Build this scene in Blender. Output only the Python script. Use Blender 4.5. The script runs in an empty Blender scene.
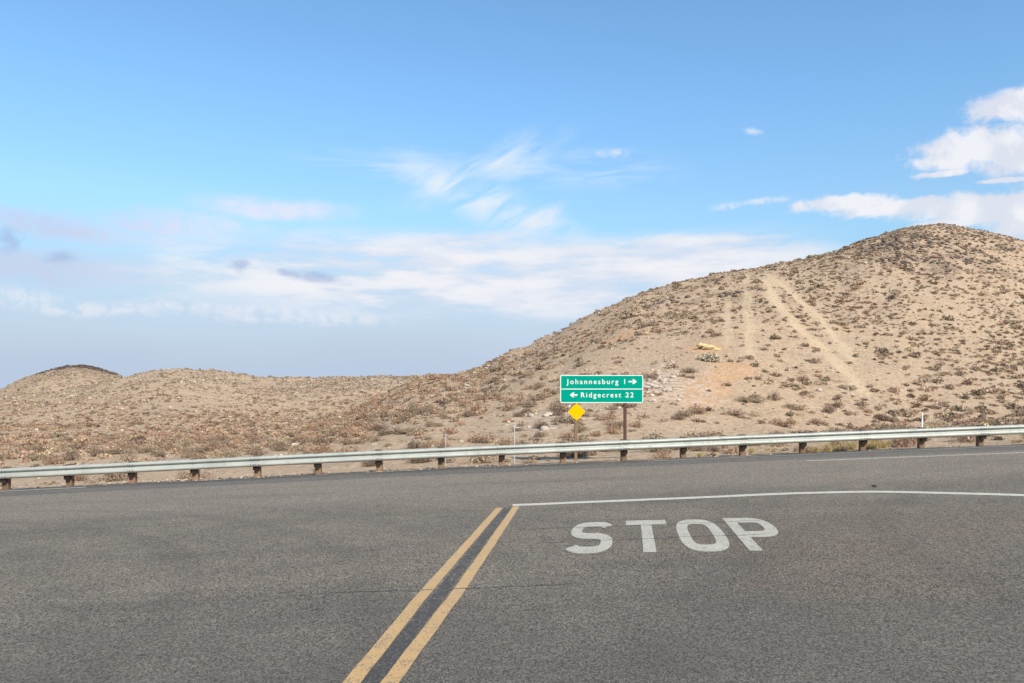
import bpy, math, random
import numpy as np
C = bpy.context.scene.collection
SC = bpy.context.scene
PI = math.pi
# ------------------------------------------------------------------ camera
F, CX, HY, H = 850.0, 512.0, 413.0, 1.57      # focal length (px), centre column, horizon row, eye height (m)
cam = bpy.data.cameras.new('camera'); camo = bpy.data.objects.new('camera', cam); C.objects.link(camo)
camo.location = (0, 0, H); camo.rotation_euler = (PI / 2, 0, 0)
cam.sensor_width = 36; cam.lens = 36 * F / 1024
cam.shift_y = (HY - 341.5) / 1024
cam.clip_start = 0.1; cam.clip_end = 8000
SC.camera = camo
# ------------------------------------------------------------------ sky, sun, exposure
SUN_EL, SUN_AZ = math.radians(39), math.radians(150)   # azimuth clockwise from +Y (view direction)
SKY_STRENGTH, SUN_STRENGTH = 0.119, 4.35
world = bpy.data.worlds.new('World'); SC.world = world; world.use_nodes = True
sd = (math.sin(SUN_AZ) * math.cos(SUN_EL), math.cos(SUN_AZ) * math.cos(SUN_EL), math.sin(SUN_EL))
sun = bpy.data.lights.new('sun', 'SUN'); sun.energy = SUN_STRENGTH; sun.angle = math.radians(0.55); sun.color = (1, .93, .80)
suno = bpy.data.objects.new('sun', sun); C.objects.link(suno)
from mathutils import Vector
suno.rotation_euler = Vector(sd).to_track_quat('Z', 'Y').to_euler()
suno.location = (30, -40, 60)
SC.view_settings.view_transform = 'Standard'; SC.view_settings.look = 'None'
SC.view_settings.gamma = 1; SC.view_settings.exposure = 0.55; SC.view_settings.use_curve_mapping = False
SC.cycles.max_bounces = 4; SC.cycles.diffuse_bounces = 2; SC.cycles.glossy_bounces = 2
SC.cycles.transmission_bounces = 1; SC.cycles.transparent_max_bounces = 4

class NT:
    """small helper that writes shader maths as nodes"""
    def __init__(s, tree): s.t = tree; s.n = tree.nodes; s.l = tree.links
    def new(s, typ, **kw):
        n = s.n.new(typ)
        for k, v in kw.items(): setattr(n, k, v)
        return n
    def put(s, sock, v):
        if isinstance(v, bpy.types.NodeSocket): s.l.new(v, sock)
        else: sock.default_value = v
    def m(s, op, a, b=0.0, c=None, clamp=False):
        n = s.new('ShaderNodeMath', operation=op); n.use_clamp = clamp
        s.put(n.inputs[0], a); s.put(n.inputs[1], b)
        if c is not None: s.put(n.inputs[2], c)
        return n.outputs[0]
    def add(s, a, b): return s.m('ADD', a, b)
    def mul(s, a, b): return s.m('MULTIPLY', a, b)
    def sub(s, a, b): return s.m('SUBTRACT', a, b)
    def ss(s, x, a, b, lo=0.0, hi=1.0):
        n = s.new('ShaderNodeMapRange', interpolation_type='SMOOTHSTEP')
        s.put(n.inputs['Value'], x); n.inputs['From Min'].default_value = a; n.inputs['From Max'].default_value = b
        n.inputs['To Min'].default_value = lo; n.inputs['To Max'].default_value = hi
        return n.outputs[0]
    def mix(s, f, a, b, blend='MIX'):
        n = s.new('ShaderNodeMix', data_type='RGBA', blend_type=blend)
        s.put(n.inputs[0], f)
        for i, v in ((6, a), (7, b)):
            if isinstance(v, (tuple, list)): v = (*v[:3], 1.0)
            s.put(n.inputs[i], v)
        return n.outputs[2]
    def vec(s, x, y, z=0.0):
        n = s.new('ShaderNodeCombineXYZ'); s.put(n.inputs[0], x); s.put(n.inputs[1], y); s.put(n.inputs[2], z)
        return n.outputs[0]
    def noise(s, v, scale=1.0, detail=4.0, rough=0.55, dist=0.0):
        n = s.new('ShaderNodeTexNoise'); s.put(n.inputs['Vector'], v)
        n.inputs['Scale'].default_value = scale; n.inputs['Detail'].default_value = detail
        n.inputs['Roughness'].default_value = rough; n.inputs['Distortion'].default_value = dist
        return n.outputs['Fac'], n.outputs['Color']
    def voro(s, v, scale, feature='F1'):
        n = s.new('ShaderNodeTexVoronoi', feature=feature); s.put(n.inputs['Vector'], v); n.inputs['Scale'].default_value = scale
        return n.outputs['Distance'], n.outputs.get('Color')

def build_sky():
    w = NT(world.node_tree); w.n.clear()
    out = w.new('ShaderNodeOutputWorld'); bg = w.new('ShaderNodeBackground'); w.l.new(bg.outputs[0], out.inputs[0])
    sky = w.new('ShaderNodeTexSky', sky_type='NISHITA'); sky.sun_disc = False
    sky.sun_elevation = SUN_EL; sky.sun_rotation = SUN_AZ; sky.altitude = 1000
    sky.air_density = 1.0; sky.dust_density = 0.6; sky.ozone_density = 1.5
    tc = w.new('ShaderNodeTexCoord'); sp = w.new('ShaderNodeSeparateXYZ'); w.l.new(tc.outputs['Generated'], sp.inputs[0])
    x, y, z = sp.outputs
    hyp = w.m('SQRT', w.add(w.mul(x, x), w.mul(y, y)))
    U = w.mul(w.m('ARCTAN2', x, y), F)                       # compass direction and height, in hundredths of roughly 7 degrees
    V = w.mul(w.m('DIVIDE', z, w.m('MAXIMUM', hyp, .05)), F)
    def pos(px, py):
        az = math.atan((px - CX) / F); return az * F, (HY - py) * math.cos(az)
    P = w.vec(U, V)
    S = 1.0 / SKY_STRENGTH
    def col(r, g, b, k=1.0):
        f = lambda c: ((c / 255 + .055) / 1.055) ** 2.4 / 2 ** SC.view_settings.exposure * S * k
        return (f(r), f(g), f(b))
    # warped coordinates, so that no cloud keeps a clean outline
    _, c1 = w.noise(w.vec(w.mul(U, .55), V), .022, 5, .6)
    s1 = w.new('ShaderNodeSeparateColor'); w.l.new(c1, s1.inputs[0])
    _, c2 = w.noise(w.vec(w.mul(U, .3), V), .012, 4, .55)
    s2 = w.new('ShaderNodeSeparateColor'); w.l.new(c2, s2.inputs[0])
    def warp(a, b):
        u = w.add(U, w.mul(w.sub(s1.outputs[0], .5), a)); v = w.add(V, w.mul(w.sub(s1.outputs[1], .5), b)); return u, v
    u1, v1 = warp(70, 26)
    u2 = w.add(U, w.mul(w.sub(s2.outputs[0], .5), 160)); v2 = w.add(V, w.mul(w.sub(s2.outputs[1], .5), 34))
    fine, _ = w.noise(P, .06, 6, .62)
    mid, _ = w.noise(w.vec(w.mul(U, .22), V), .03, 5, .6)
    broad, _ = w.noise(w.vec(w.mul(U, .3), V), .011, 3, .5)
    def blob(px, py, rx, ry, edge=.6, uv=None, tilt=0.0, bottom=1.0):
        cx, cy = pos(px, py); u, v = uv or (u1, v1)
        du = w.sub(u, cx); dv = w.sub(v, cy)
        if tilt: dv = w.sub(dv, w.mul(du, tilt))
        if bottom != 1.0:                                      # a flatter base than top
            dv = w.m('MAXIMUM', dv, w.mul(dv, bottom))
            # negative dv shrinks in size when bottom < 1, so a flat base uses bottom > 1
            if bottom > 1: dv = w.m('MULTIPLY', w.sub(V if False else v, cy), 1.0) if False else dv
        a = w.mul(du, 1 / rx); b = w.mul(dv, 1 / ry)
        d = w.m('SQRT', w.add(w.mul(a, a), w.mul(b, b)))
        return w.ss(d, 1 + edge, 1 - edge)
    def total(ms):
        r = ms[0]
        for q in ms[1:]: r = w.m('MAXIMUM', r, q)
        return r
    base = sky.outputs[0]
    # a little more saturated and lighter blue, as clear desert air
    base = w.mix(1.0, base, w.mix(w.ss(V, 330, 130), SKY_TINT, (.98, 1.08, 1.0)), 'MULTIPLY')
    # pale lavender air towards the horizon
    vv = w.add(V, w.mul(w.sub(broad, .5), 50))
    low = w.ss(vv, 215, 105)
    c = w.mix(w.mul(low, .75), base, col(152, 210, 244))
    leftside = w.ss(U, 330, -150)
    c = w.mix(w.mul(w.ss(vv, 175, 60), .93), c, col(202, 215, 233))
    c = w.mix(w.mul(w.mul(w.ss(vv, 105, 35), leftside), .85), c, col(184, 201, 224))
    # layered white cloud across the middle
    lay = w.mul(w.ss(v2, 78, 122), w.ss(v2, 188, 156))
    lay = w.mul(lay, w.mul(w.ss(U, -460, -180), w.ss(U, 330, 200)))
    lay = w.mul(lay, w.ss(mid, .24, .55))
    c = w.mix(w.mul(lay, .95), c, w.mix(w.ss(mid, .36, .60), col(205, 220, 240), col(234, 237, 245)))
    lay2 = w.mul(w.mul(w.ss(v2, 100, 122), w.ss(v2, 176, 140)), w.ss(mid, .46, .62))
    lay2 = w.mul(lay2, w.mul(w.ss(U, -440, -180), w.ss(U, 330, 150)))
    c = w.mix(w.mul(lay2, .9), c, col(242, 243, 248))
    # lens clouds and streaks
    streak = total([blob(270, 208, 62, 9, .7), blob(180, 222, 60, 10, .8), blob(70, 228, 75, 9, .9), blob(25, 262, 90, 14, .9),
                    blob(20, 215, 60, 8, .8)])
    streak = w.mul(streak, w.add(w.mul(w.ss(fine, .3, .6), .4), w.mul(w.ss(mid, .25, .5), .6)))
    c = w.mix(w.mul(streak, .75), c, w.mix(w.ss(U, -430, -250), col(205, 208, 232), col(238, 234, 243)))
    puffs = total([blob(100, 308, 70, 6, .6), blob(255, 312, 70, 8, .6), blob(10, 295, 30, 8, .7), blob(180, 305, 60, 5, .8), blob(330, 318, 50, 6, .8)])
    puffs = w.mul(puffs, w.mul(w.ss(fine, .36, .58), w.ss(mid, .30, .52)))
    c = w.mix(w.mul(puffs, .6), c, col(238, 239, 246))
    lens = total([blob(702, 243, 72, 10, .35), blob(640, 252, 110, 8, .6), blob(760, 256, 70, 8, .6), blob(470, 240, 70, 7, .8),
                  blob(590, 272, 130, 16, .7), blob(560, 300, 110, 14, .8), blob(420, 258, 80, 10, .8), blob(690, 272, 80, 16, .6)])
    lens = w.mul(lens, w.ss(mid, .25, .5))
    c = w.mix(w.mul(lens, .85), c, w.mix(w.ss(mid, .4, .62), col(222, 229, 243), col(243, 243, 248)))
    dark = total([blob(237, 268, 10, 5, .6), blob(315, 274, 18, 5, .6), blob(290, 273, 8, 3, .8), blob(60, 255, 12, 5, .9), blob(2, 237, 7, 9, .8)])
    c = w.mix(w.mul(dark, .6), c, col(165, 184, 222))
    # feathery cirrus above the middle
    rot_u = w.add(w.mul(U, .80), w.mul(V, .45)); rot_v = w.sub(w.mul(V, .85), w.mul(U, .50))
    wisp, _ = w.noise(w.vec(w.mul(rot_u, .016), w.mul(rot_v, .06)), 1.0, 4, .55, .5)
    wisp2, _ = w.noise(w.vec(w.mul(U, .012), w.mul(V, .07)), 1.0, 5, .6, 1.0)
    cm = total([blob(452, 188, 44, 20, .7, None, -.35), blob(505, 212, 60, 20, .8, None, -.35), blob(480, 170, 60, 16, .9, None, .35)])
    cir = w.mul(cm, w.ss(wisp, .28, .68))
    cm2 = total([blob(400, 163, 70, 10, .9), blob(530, 168, 60, 10, .9), blob(600, 170, 60, 14, .9)])
    cir2 = w.mul(cm2, w.ss(wisp2, .34, .74))
    tuft = total([blob(540, 218, 20, 9, .8, None, .5), blob(732, 203, 14, 3, .8), blob(770, 200, 22, 3, .8), blob(616, 155, 10, 4, .8), blob(752, 130, 5, 4, .9)])
    tuft = w.mul(tuft, w.ss(fine, .35, .6))
    c = w.mix(w.mul(cir, .95), c, col(228, 240, 248))
    c = w.mix(w.mul(cir2, .7), c, col(215, 234, 247))
    c = w.mix(w.mul(tuft, .7), c, col(232, 238, 247))
    # heaped clouds over the right hill
    def raw(px, py, rx, ry):
        cx, cy = pos(px, py); a = w.mul(w.sub(hu[0], cx), 1 / rx); b = w.mul(w.sub(hu[1], cy), 1 / ry)
        return w.m('SQRT', w.add(w.mul(a, a), w.mul(b, b)))
    hu = warp(30, 16)
    hd = None
    for q in ((985, 148, 55, 19), (950, 160, 34, 10), (1035, 155, 40, 18), (1012, 105, 34, 13), (1045, 102, 36, 15), (1005, 181, 24, 2.5), (940, 174, 22, 3), (845, 203, 40, 9), (905, 207, 60, 8),
              (985, 206, 70, 11), (1035, 214, 50, 24), (965, 222, 40, 7), (1150, 170, 90, 50), (-260, 150, 120, 30), (1400, 120, 150, 40)):
        r = raw(*q); hd = r if hd is None else w.m('MINIMUM', hd, r)
    hp = w.ss(w.add(hd, w.mul(w.sub(fine, .5), 1.5)), 1.28, .62)
    shade, _ = w.noise(P, .028, 4, .55)
    cc = w.mix(w.ss(shade, .42, .62), col(225, 228, 239), col(246, 245, 249))
    c = w.mix(w.mul(hp, .92), c, cc)
    w.l.new(c, bg.inputs[0]); bg.inputs[1].default_value = SKY_STRENGTH
SKY_TINT = (.96, 1.24, 1.30)
world.cycles.sampling_method = 'MANUAL'; world.cycles.sample_map_resolution = 512
build_sky()

# ------------------------------------------------------------------ helpers
def mat(name, colour, rough=.8, metal=0.0, spec=.3):
    m = bpy.data.materials.new(name); m.use_nodes = True
    b = m.node_tree.nodes['Principled BSDF']
    b.inputs['Base Color'].default_value = (*colour, 1); b.inputs['Roughness'].default_value = rough
    b.inputs['Metallic'].default_value = metal; b.inputs['Specular IOR Level'].default_value = spec
    return m
def nodes(m): return NT(m.node_tree), m.node_tree.nodes['Principled BSDF']
def wpos(n):
    return n.new('ShaderNodeNewGeometry').outputs['Position']
def bump(n, b, height, strength, dist):
    q = n.new('ShaderNodeBump'); q.inputs['Strength'].default_value = strength; q.inputs['Distance'].default_value = dist
    n.put(q.inputs['Height'], height); n.l.new(q.outputs[0], b.inputs['Normal'])
def obj(name, verts, faces, m, parent=None, loc=(0, 0, 0), smooth=False):
    me = bpy.data.meshes.new(name); me.from_pydata([tuple(v) for v in verts], [], [tuple(f) for f in faces]); me.update()
    if smooth: me.polygons.foreach_set('use_smooth', [True] * len(me.polygons))
    o = bpy.data.objects.new(name, me); C.objects.link(o); me.materials.append(m)
    o.location = loc
    if parent: o.parent = parent
    return o
def big(name, V, T, m, n=3):
    """fast mesh from numpy arrays (faces all with n corners)"""
    me = bpy.data.meshes.new(name)
    me.vertices.add(len(V)); me.vertices.foreach_set('co', np.asarray(V, np.float32).ravel())
    me.loops.add(T.size); me.loops.foreach_set('vertex_index', T.astype(np.int32).ravel())
    me.polygons.add(len(T)); me.polygons.foreach_set('loop_start', np.arange(0, T.size, n, dtype=np.int32))
    me.update(calc_edges=True)
    o = bpy.data.objects.new(name, me); C.objects.link(o)
    if m: me.materials.append(m)
    return o
def tag(o, label=None, cat=None, group=None, kind=None):
    for k, v in (('label', label), ('category', cat), ('group', group), ('kind', kind)):
        if v: o[k] = v
    return o
def empty(name, loc, rz=0):
    o = bpy.data.objects.new(name, None); C.objects.link(o); o.location = loc; o.rotation_euler = (0, 0, rz); o.empty_display_size = .2
    return o
class MB:
    """collects simple solids into one mesh"""
    def __init__(s): s.v = []; s.f = []
    def raw(s, v, f):
        k = len(s.v); s.v += [tuple(q) for q in v]; s.f += [tuple(i + k for i in q) for q in f]
    def box(s, x0, x1, y0, y1, z0, z1, ch=0.0):
        # box with chamfered vertical edges when ch > 0
        if ch <= 0:
            v = [(x, y, z) for z in (z0, z1) for x, y in ((x0, y0), (x1, y0), (x1, y1), (x0, y1))]; k = 4
        else:
            p = [(x0 + ch, y0), (x1 - ch, y0), (x1, y0 + ch), (x1, y1 - ch), (x1 - ch, y1), (x0 + ch, y1), (x0, y1 - ch), (x0, y0 + ch)]
            v = [(x, y, z) for z in (z0, z1) for x, y in p]; k = 8
        f = [tuple(range(k))[::-1], tuple(range(k, 2 * k))] + [(i, (i + 1) % k, k + (i + 1) % k, k + i) for i in range(k)]
        s.raw(v, f)
    def cyl(s, c, r, h, axis='z', n=12, r1=None):
        r1 = r if r1 is None else r1; v = []
        for t, rr in ((0, r), (h, r1)):
            for i in range(n):
                a = 2 * PI * i / n; p, q = rr * math.cos(a), rr * math.sin(a)
                v.append({'z': (c[0] + p, c[1] + q, c[2] + t), 'y': (c[0] + p, c[1] + t, c[2] + q), 'x': (c[0] + t, c[1] + p, c[2] + q)}[axis])
        f = [tuple(range(n))[::-1], tuple(range(n, 2 * n))] + [(i, (i + 1) % n, n + (i + 1) % n, n + i) for i in range(n)]
        if axis == 'y': f = [q[::-1] for q in f]
        s.raw(v, f)
    def build(s, name, m, parent=None, loc=(0, 0, 0), smooth=False): return obj(name, s.v, s.f, m, parent, loc, smooth)
# value noise on numpy arrays
_rng = np.random.default_rng(7); _LAT = _rng.random((256, 256))
def vnoise(x, y):
    x = np.asarray(x, float); y = np.asarray(y, float)
    xi = np.floor(x).astype(int); yi = np.floor(y).astype(int); fx = x - xi; fy = y - yi
    fx = fx * fx * (3 - 2 * fx); fy = fy * fy * (3 - 2 * fy)
    g = lambda a, b: _LAT[a & 255, b & 255]
    return (g(xi, yi) * (1 - fx) + g(xi + 1, yi) * fx) * (1 - fy) + (g(xi, yi + 1) * (1 - fx) + g(xi + 1, yi + 1) * fx) * fy
def fbm(x, y, o=4):
    r = 0; a = .5; t = 0
    for i in range(o): r = r + a * vnoise(x * 2 ** i + 17.3 * i, y * 2 ** i + 5.1 * i); t += a; a *= .5
    return r / t
def sstep(a, b, x):
    t = np.clip((np.asarray(x, float) - a) / (b - a), 0, 1); return t * t * (3 - 2 * t)

# ------------------------------------------------------------------ lie of the land
def zroad(X):
    X = np.asarray(X, float)
    return .038 * 90 * np.tanh(X / 90) - .17 * (1 - np.exp(-(np.minimum(X, 0) / 19.0) ** 2 * 1.3))
def yguard(X): X = np.asarray(X, float); return 26.4 + 1.1 * np.tanh(X / 15) + .03 * np.clip(X, -30, 30) * .3
def yedge(X): return yguard(X) - 1.0
def grid_pt(px, py):
    """point of the road surface seen at a place of the photograph"""
    u = (px - CX) / F; s = (py - HY) / F; Y = 10.0
    for _ in range(30): Y = (H - float(zroad(u * Y))) / s
    return u * Y, Y
U_S = np.linspace(-1.6, 1.6, 1601)
def curve(pts, smooth=9):
    p = np.array(pts, float); y = np.interp(U_S, (p[:, 0] - CX) / F, p[:, 1])
    k = np.hanning(smooth + 2)[1:-1]; k /= k.sum()
    return np.convolve(np.pad(y, smooth // 2, mode='edge'), k, 'valid')
LAYERS = []
def layer(sky, dist, t0, p, back):
    v = (HY - curve(sky)) / F; D = curve(dist, 41)
    t = np.linspace(.05, 1.25, 400)[:, None]
    g = prof(t, t0, p, back); base = zbase(U_S * D, D)
    A = np.maximum(v * D + H - base, 0)
    for _ in range(25):
        Yt = t * D; z = zbase(U_S * Yt, Yt) + A * g; top = ((z - H) / Yt).max(0)
        A = np.maximum(A + (v - top) * D * .8, 0)
    LAYERS.append((A, D, t0, p, back))
def prof(t, t0, p, back):
    s = np.clip((t - t0) / (1 - t0), 0, 1)
    up = np.sin(PI / 2 * s) ** p
    dn = np.where(t > 1, np.exp(-((t - 1) / back) ** 2), 1)
    return np.where(t > 1, dn, up)
def zbase(X, Y):
    q = zroad(X)
    return q * np.where(Y > 30, 1 / (1 + (np.maximum(Y, 30) - 30) / 400), 1)
layer([(-900, 330), (-300, 372), (300, 425), (350, 412), (390, 392), (420, 380), (440, 376.5), (460, 374), (480, 368), (500, 358), (530, 346), (560, 331.5), (600, 311.5), (640, 294),
       (680, 281), (720, 273), (760, 267.5), (800, 260), (840, 248), (870, 236.5), (900, 227.5), (925, 225), (950, 227), (980, 233), (1024, 243), (1100, 268), (1250, 310), (1700, 380)][2:],
      [(-400, 120), (440, 118), (600, 130), (760, 142), (925, 172), (1100, 185), (1800, 200)], .3, 1.35, .22)
layer([(-700, 420), (-200, 405), (0, 396), (60, 392), (100, 383), (122, 377.5), (150, 372), (180, 370), (220, 374), (260, 379.5), (290, 380), (330, 377.3), (380, 377.5),
       (420, 377), (445, 375.5), (500, 378), (560, 384), (640, 400), (800, 420)], [(-400, 240), (180, 232), (300, 262), (450, 270), (900, 270)], .34, 1.2, .25)
layer([(-300, 425), (-60, 412), (0, 391), (25, 378), (45, 371.5), (65, 367.5), (80, 366.8), (97, 369), (118, 376), (140, 384), (180, 396), (260, 410), (330, 425)],
      [(-400, 340), (400, 340)], .66, 1.25, .2)
def terrain(X, Y, detail=True):
    X = np.asarray(X, float); Y = np.asarray(Y, float); Yp = np.maximum(Y, 1.0)
    u = np.clip(X / Yp, -1.6, 1.6)
    z = zbase(X, Y); hh = np.zeros_like(z)
    for A, D, t0, p, back in LAYERS:
        a = np.interp(u, U_S, A); d = np.interp(u, U_S, D)
        L = a * prof(np.where(Y < 5, 0, Yp / d), t0, p, back)
        hh = np.sqrt(hh * hh + L * L) if False else np.maximum(hh, L) + .8 * np.exp(-np.abs(hh - L) / .8) * np.minimum(hh, L) / (np.minimum(hh, L) + 4)
    z = z + hh
    if detail:
        far = sstep(30, 70, Y)
        z = z + far * ((fbm(X * .05, Y * .05, 3) - .5) * 1.5 + (fbm(X * .22 + 9, Y * .1, 3) - .5) * 1.0 + (fbm(X * .55 + 3, Y * .16, 2) - .5) * .5) * np.minimum(1, .25 + hh / 14)
        z = z + sstep(26, 31, Y) * (fbm(X * .5, Y * .5, 3) - .5) * .28
        e = yguard(X)
        z = z - .05 - .10 * np.exp(-((Y - e - 3.5) / 2.5) ** 2)     # shallow drain behind the rail, road bed below the asphalt
    return z
def hit(px, py):
    u = (px - CX) / F; s = (HY - py) / F
    Y = np.concatenate([np.arange(26, 90, .1), np.arange(90, 420, .3)])
    k = np.where(terrain(u * Y, Y) > H + s * Y)[0]
    y = Y[k[0]] if len(k) else 400.0
    return u * y, y

def lines(parts):
    r = []
    for a, b, d in parts: r.append(np.arange(a, b, d))
    return np.concatenate(r)
def grow(a, b, d, k):
    r = [a]
    while r[-1] < b: d *= k; r.append(r[-1] + d)
    return np.array(r)
xs = lines([(-300, -140, 2.0), (-140, -40, 1.1), (-40, 24, .6), (24, 84, .45), (84, 140, .9), (140, 300.1, 2.0)])
xs = np.concatenate([-grow(302, 3500, 3, 1.25)[::-1], xs, grow(302, 3500, 3, 1.25)])
ys = lines([(-60, 20, 8), (20, 60, .5), (60, 190, .8), (190, 420, 1.8)])
ys = np.concatenate([-grow(64, 1500, 10, 1.4)[::-1], ys, grow(422, 4500, 3, 1.25)])
GX, GY = np.meshgrid(xs, ys); GZ = terrain(GX, GY)
# coloured soils: vehicle tracks, orange spoil, dark lava rock, white quartz
def seg_dist(P, pts):
    d = np.full(P.shape[0], 1e9)
    for (ax, ay), (bx, by) in zip(pts[:-1], pts[1:]):
        a = np.array([ax, ay]); b = np.array([bx, by]); ab = b - a
        t = np.clip(((P - a) @ ab) / (ab @ ab), 0, 1); d = np.minimum(d, np.hypot(*(P - a - t[:, None] * ab).T))
    return d
TR = [([(747, 275), (747.5, 300), (748, 330), (749, 356)], .38), ([(760, 275), (773, 298), (790, 319), (810, 338), (827, 353), (850, 376), (869, 396)], .48),
      ([(765, 274), (782, 287), (797, 299), (814, 314), (827, 328), (842, 346), (853, 362)], .42), ([(728, 300), (727, 325), (728, 345)], .25)]
TRW = [([hit(*p) for p in pts], w) for pts, w in TR]
def zones(X, Y):
    P = np.stack([X.ravel(), Y.ravel()], 1); n1 = fbm(P[:, 0] * .25, P[:, 1] * .25, 3) - .5
    tr = np.zeros(len(P))
    for pts, w in TRW:
        tr = np.maximum(tr, 1 - sstep(w * .6, w * 1.3 + .2, seg_dist(P, pts) + n1 * .7))
    def patch(lst):
        r = np.zeros(len(P))
        for px, py, rx, ry in lst:
            cx, cy = hit(px, py); d = np.hypot((P[:, 0] - cx) / rx, (P[:, 1] - cy) / ry) + n1 * 1.6
            r = np.maximum(r, 1 - sstep(.55, 1.25, d))
        return r
    orange = patch([(697, 400, 1.3, 1.6), (705, 394, 1.4, 1.8), (713, 388, 1.5, 2), (721, 381, 1.5, 2), (729, 375, 1.4, 2), (736, 369, 1.2, 2), (706, 349, 1.4, 1.6), (632, 333, 1.6, 2), (692, 402, 1.6, 2)])
    dark = patch([(905, 240, 10, 9), (935, 236, 7, 6), (912, 262, 7, 9), (945, 270, 5, 7), (985, 244, 10, 6), (950, 250, 8, 8), (700, 299, 4, 3), (676, 300, 3, 2)])
    cap = sstep(372.6, 371, HY - F * (terrain(X.ravel(), Y.ravel(), False) - H) / np.maximum(Y.ravel(), 10) + n1 * 4)
    dark = np.maximum(dark, (Y.ravel() > 300) * (Y.ravel() < 420) * (X.ravel() < -100) * cap * (X.ravel() / np.maximum(Y.ravel(), 10) < -.45) * 1.7)
    white = patch([(655, 383, 3.6, 7), (668, 392, 2, 4), (560, 415, 3, 3), (540, 424, 2, 2), (662, 374, 3, 4)])
    return np.stack([tr, orange, dark, white], 1)
Z4 = zones(GX, GY)
nx, ny = len(xs), len(ys)
ii = (np.arange(ny - 1)[:, None] * nx + np.arange(nx - 1)[None]).ravel()
Q = np.stack([ii, ii + 1, ii + nx + 1, ii + nx], 1)

# ------------------------------------------------------------------ materials
def soil_material():
    m = mat('desert_soil', (.4, .3, .2), .95, spec=.1); n, b = nodes(m)
    p = wpos(n)
    a = n.new('ShaderNodeAttribute', attribute_name='zone'); s = n.new('ShaderNodeSeparateColor'); n.l.new(a.outputs['Color'], s.inputs[0])
    tr, orange, dark = s.outputs; white = a.outputs['Alpha']
    big_, _ = n.noise(p, .035, 4, .6); midn, _ = n.noise(p, .35, 5, .65); sm, _ = n.noise(p, 2.2, 5, .7); gr, _ = n.noise(p, 14, 3, .7)
    c = n.mix(n.ss(big_, .35, .65), SOIL_A, SOIL_B)
    c = n.mix(n.mul(n.ss(midn, .45, .7), .6), c, SOIL_C)
    c = n.mix(n.mul(n.ss(sm, .52, .70), .75), c, SOIL_D)
    c = n.mix(n.mul(n.ss(sm, .44, .30), .7), c, SOIL_E)
    c = n.mix(n.mul(tr, .75), c, SOIL_T)
    c = n.mix(n.mul(orange, n.ss(midn, .25, .55, .25, .9)), c, (.49, .295, .165))
    c = n.mix(n.mul(n.mul(dark, n.ss(midn, .42, .6)), .6), c, (.17, .12, .09))
    wv, _ = n.noise(p, 1.6, 3, .6)
    c = n.mix(n.mul(n.mul(white, n.ss(wv, .45, .6)), .8), c, (.50, .41, .33))
    sk, _ = n.noise(p, 4.2, 2, .6); sk2, _ = n.noise(p, 1.3, 3, .6)                    # gravel lag and tiny dead weeds
    c = n.mix(n.mul(n.ss(sk, .55, .64), n.ss(sk2, .38, .58, .1, .65)), c, (.20, .145, .10))
    c = n.mix(n.mul(n.ss(sk, .42, .34), .55), c, (.54, .44, .32))
    k = n.add(.80, n.mul(gr, .4)); c = n.mix(1.0, c, n.vec(k, k, k), 'MULTIPLY')
    n.l.new(c, b.inputs['Base Color'])
    bump(n, b, n.add(n.mul(sm, .7), n.mul(gr, .12)), .8, .35)
    return m
SOIL_A, SOIL_B, SOIL_C, SOIL_D, SOIL_E, SOIL_T = (.435, .305, .198), (.40, .29, .195), (.345, .244, .164), (.23, .165, .112), (.50, .375, .26), (.50, .375, .245)
soil = soil_material()
ground = big('ground', np.stack([GX.ravel(), GY.ravel(), GZ.ravel()], 1), Q, soil, 4)
ground.data.polygons.foreach_set('use_smooth', np.ones(len(Q), bool))
at = ground.data.color_attributes.new('zone', 'FLOAT_COLOR', 'POINT'); at.data.foreach_set('color', Z4.astype(np.float32).ravel())
tag(ground, kind='structure')

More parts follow.
